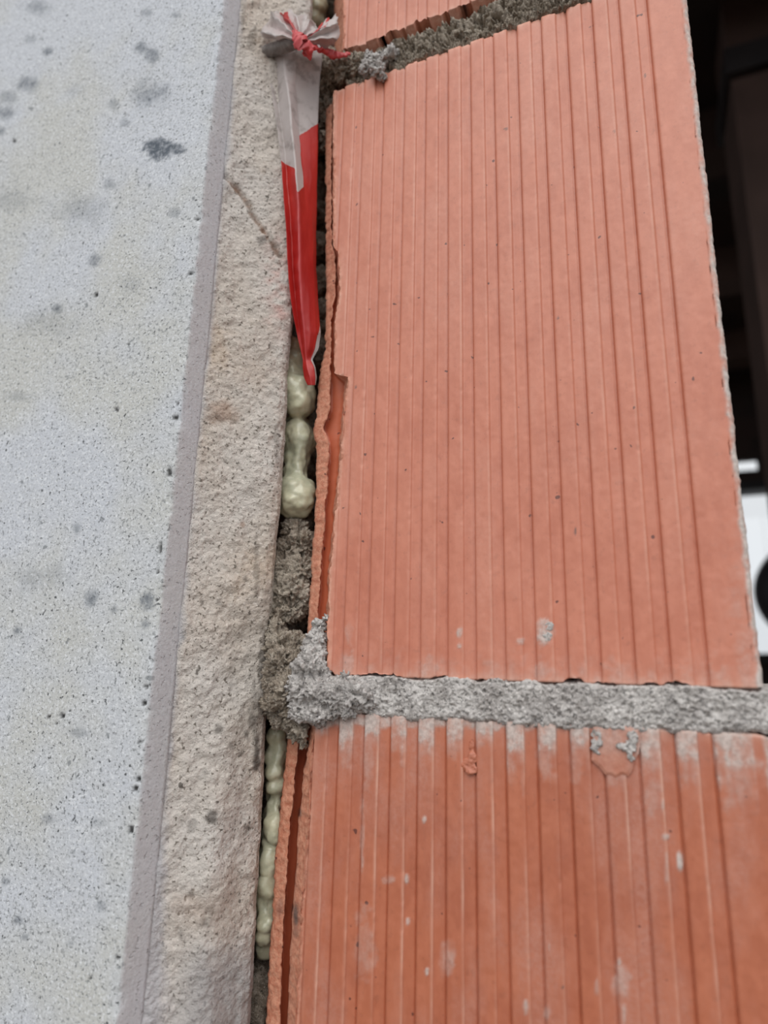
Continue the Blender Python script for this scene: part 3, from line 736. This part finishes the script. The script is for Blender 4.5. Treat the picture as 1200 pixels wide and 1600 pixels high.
tape = empty('barrier_tape', tuple(P(468, 64, -.010)))
tag(tape, 'red and white plastic barrier tape knotted at the top and hanging in the gap', 'tape')
TL = np.array(tape.location)
def tape_mesh(name, p, red, sheer, pink, label, sub=None):
    o = grid_obj(name, p - TL, M['tape'], sub or tape, dict(red=red, sheer=sheer, pink=pink))
    md = o.modifiers.new('thickness', 'SOLIDIFY'); md.thickness = .00008
    tag(o, label); return o

rows = [(70, [408, 424, 444, 464, 486, 506]), (92, [410, 424, 444, 464, 486, 503]), (112, [414, 427, 445, 463, 482, 501]), (135, [423, 432, 449, 462, 480, 499]), (160, [427, 434, 453, 464, 480, 498]), (200, [433, 440, 456, 467, 482, 497]),
        (250, [439, 446, 461, 471, 485, 496]), (290, [442, 449, 464, 475, 486, 495]), (320, [444, 452, 466, 477, 487, 495]), (360, [447, 455, 467, 480, 489, 494]), (420, [450, 458, 468, 482, 490, 494]), (470, [454, 462, 470, 483, 492, 497]),
        (520, [463, 468, 475, 484, 494, 501]), (545, [469, 472, 477, 483, 490, 498]), (562, [473, 475, 478, 481, 484, 488]), (574, [473, 476, 480, 485, 490, 493]), (590, [475, 480, 485, 489, 492, 495]), (602, [481, 484, 487, 490, 492, 493])]
fold = np.array([[-12, -10, -11, -9, -6, -3], [-12, -10, -11, -9, -6, -3], [-11, -9, -10.5, -8, -5, -2], [-11, -8.5, -11.5, -7, -4, -1], [-11, -8.5, -11.5, -6, -3.5, 0], [-11, -8.5, -11, -5.5, -3, .5], [-10.5, -8, -10.5, -5, -2, 1], [-10, -7.5, -10, -4.5, -1.5, 1.5],
                 [-9.5, -7, -9, -4.5, -1, 2], [-9, -6, -8, -3.5, -.5, 2.5], [-8, -5, -6.5, -2.5, 0, 2.5], [-6, -3.5, -5, -2, .5, 3], [-1.5, -.5, -2, -1.5, 1, 3.5], [.5, .5, -.5, -.5, 1.5, 3], [1, 1, .5, 1, 1.5, 2], [1, .5, 0, .5, 1, 2], [1.5, 1, .5, 1, 1.5, 2.5], [2, 1.5, 1.5, 2, 2.5, 3]]) * 1e-3
ry = np.array([r[0] for r in rows], float); rx = np.array([r[1] for r in rows], float)
yy = np.concatenate([np.arange(70, 602, 3.2), [602]]); cc = np.linspace(0, 5, 41)
PX = np.zeros((len(yy), len(cc))); DP = np.zeros_like(PX)
cx_ = np.array([np.interp(yy, ry, rx[:, k]) for k in range(6)]).T; cd_ = np.array([np.interp(yy, ry, fold[:, k]) for k in range(6)]).T
for i in range(len(yy)):
    PX[i] = np.interp(cc, range(6), cx_[i]); DP[i] = np.interp(cc, range(6), cd_[i])
p = np.stack([np.stack([P(PX[i, j], yy[i], DP[i, j]) for j in range(len(cc))]) for i in range(len(yy))])
p[:, :, 1] += .0006 * fbm(p * 160, 3, 201)
CY, CC = np.meshgrid(yy, cc, indexing='ij')
bound = np.where(CC < 1.9, 257 + 6 * (CC - 1), np.where(CC < 3.0, 300 - (CC - 2) * 8, 212 - (CC - 3.0) * 9))
red = smooth(-3, 3, CY - bound)
white_in = (CC > 1.9) & (CC < 3.0)
sheer = (1 - red) * np.where(white_in, .06, .32) + red * .03
sheer = np.where((CY > 520) & (CC > 4.2), .45, sheer); red = np.where((CY > 505 + (5 - CC) * 30) & (CC > 4.25), red * .15, red)
pk = red * smooth(.25, 0, np.abs(CC - 2.05)) * .5
tape_mesh('hanging_strip', p, red, sheer, pk, 'folded strip, milky white above and red below')

def fan(name, centre, rim, red_rim, label, n1=14, n2=None, seed=0, sheer=.12):
    c = np.array(centre, float); rim = np.array(rim, float)
    k = np.linspace(0, len(rim) - 1, (len(rim) - 1) * 5 + 1)
    rr = np.stack([np.interp(k, range(len(rim)), rim[:, q]) for q in range(3)], -1)
    rd = np.interp(k, range(len(rim)), red_rim)
    q = np.linspace(.0, 1, n1)
    pts = np.zeros((n1, len(k), 3)); red = np.zeros((n1, len(k)))
    for i in range(n1):
        for j in range(len(k)):
            bow = math.sin(q[i] * math.pi) * .0015
            pts[i, j] = P(c[0] + (rr[j, 0] - c[0]) * q[i], c[1] + (rr[j, 1] - c[1]) * q[i], (c[2] + (rr[j, 2] - c[2]) * q[i]) * 1e-3 - bow)
            red[i, j] = rd[j]
    pts += .0019 * np.stack([fbm(pts * 260 + 7 * a, 3, seed + a) for a in range(3)], -1) * q[:, None, None]
    return tape_mesh(name, pts, red, np.full(red.shape, sheer), np.clip(red * (1 - q)[:, None] * 1.2, 0, 1), label)
fan('crumpled_end', (468, 62, -19), [(412, 58, -15), (408, 48, -19), (414, 36, -15), (421, 20, -19), (432, 17, -14), (442, 21, -19), (455, 16, -13), (464, 22, -18), (476, 20, -12), (484, 30, -16), (494, 36, -11), (500, 48, -14)],
    [.1, .0, .2, .0, .35, .8, .2, .0, .0, .1, .0, .3], 'crumpled white end with red streaks', seed=301)
fan('crumpled_end', (474, 62, -18), [(488, 36, -8), (498, 46, -12), (508, 38, -8), (516, 34, -12), (523, 25, -8), (529, 32, -12), (532, 46, -8), (530, 62, -10), (520, 66, -8), (508, 76, -8)],
    [.0, .1, 1, .9, .1, .0, .0, .0, .1, .2], 'flared end pointing to the bricks', seed=311)

def strand(name, path, wid, label, seed, pinkv=.8, redv=.8):
    path = np.array(path, float); k = np.linspace(0, len(path) - 1, (len(path) - 1) * 12 + 1)
    c = np.stack([np.interp(k, range(len(path)), path[:, q]) for q in range(3)], -1)
    th = np.linspace(0, 2 * math.pi, 14, endpoint=False)
    pc = np.array([P(a, b, d * 1e-3) for a, b, d in c]); tg = np.gradient(pc, axis=0); tg /= np.linalg.norm(tg, axis=1)[:, None]
    n1_ = np.cross(tg, [0, 1, 0]); n1_ /= np.linalg.norm(n1_, axis=1)[:, None]; n2_ = np.cross(tg, n1_)
    w = np.interp(k, range(len(wid)), wid) / FPX * .25
    pts = pc[:, None] + w[:, None, None] * (np.cos(th)[None, :, None] * n1_[:, None] + .6 * np.sin(th)[None, :, None] * n2_[:, None])
    pts += (w * .75)[:, None, None] * np.stack([fbm(pts * 520 + 5 * a, 3, seed + a) for a in range(3)], -1)
    s = pts.shape[:2]
    o = grid_obj(name, pts - TL, M['tape'], tape, dict(red=np.full(s, redv), sheer=np.full(s, .0), pink=np.clip(pinkv + .5 * fbm(pts * 400, 2, seed), 0, 1)), close=True, caps=True)
    tag(o, label); return o
strand('knot', [(458, 50, -19), (466, 60, -21), (474, 70, -21), (480, 80, -18), (486, 93, -13)], [4, 9, 11, 8, 3], 'pinkish-red twisted knot', 321)
strand('tail', [(472, 64, -20), (484, 72, -17), (498, 76, -13), (510, 82, -8), (522, 86, -6), (534, 86, -5), (548, 84, -3)], [6, 7, 5, 6, 7, 6, 2], 'thin pink twisted tail reaching to the brick', 331)

tw = np.linspace(.0005, ln - .001, 40); tq_ = np.linspace(0, 2 * math.pi, 28)
rw = .0026 + .0005 * fbm(np.stack(np.broadcast_arrays(tw[:, None] * 420, np.cos(tq_)[None, :] * 1.5, np.sin(tq_)[None, :] * 1.5), -1), 3, 341)
wrp = a0 + ax * tw[:, None, None] + rw[..., None] * (np.cos(tq_)[None, :, None] * e1 + np.sin(tq_)[None, :, None] * e2)
tape_mesh('wrap', wrp, np.zeros(rw.shape), np.full(rw.shape, .84), np.zeros(rw.shape), 'sheer milky film wound round the rod')

# ------------------------------------------------------------------ unidentified dark round thing against the window, its hanging form made up
lc = P(1318, 925, 2.4); lr = P(1318, 925, 2.4)[0] - P(1178, 925, 2.4)[0]
lamp = empty('pendant_lamp', (lc[0], lc[1], ZC)); LL = np.array(lamp.location)
tag(lamp, 'dark rounded shape cut off by the right edge against the bright window', 'lamp')
th = np.linspace(0, 2 * math.pi, 48, endpoint=False); ph = np.linspace(.06, math.pi - .5, 30)
sp = np.stack([np.stack([lr * math.sin(f) * np.cos(th), lr * math.sin(f) * np.sin(th), np.full(48, lr * .82 * math.cos(f))], -1) for f in ph])
sh = grid_obj('lamp_shade', sp + lc - LL, M['black'], lamp, close=True, caps=True, flip=True)
boxes('cord', [(-.006, .006, -.006, .006, lc[2] + lr * .8 - ZC, 0)], M['black'], lamp)  # made-up hanger from the ceiling for the round shell
v, f = box_vf(-.04, .04, -.04, .04, -.025, 0)
mesh_obj('ceiling_rose', v, f, M['black'], lamp, None, False)
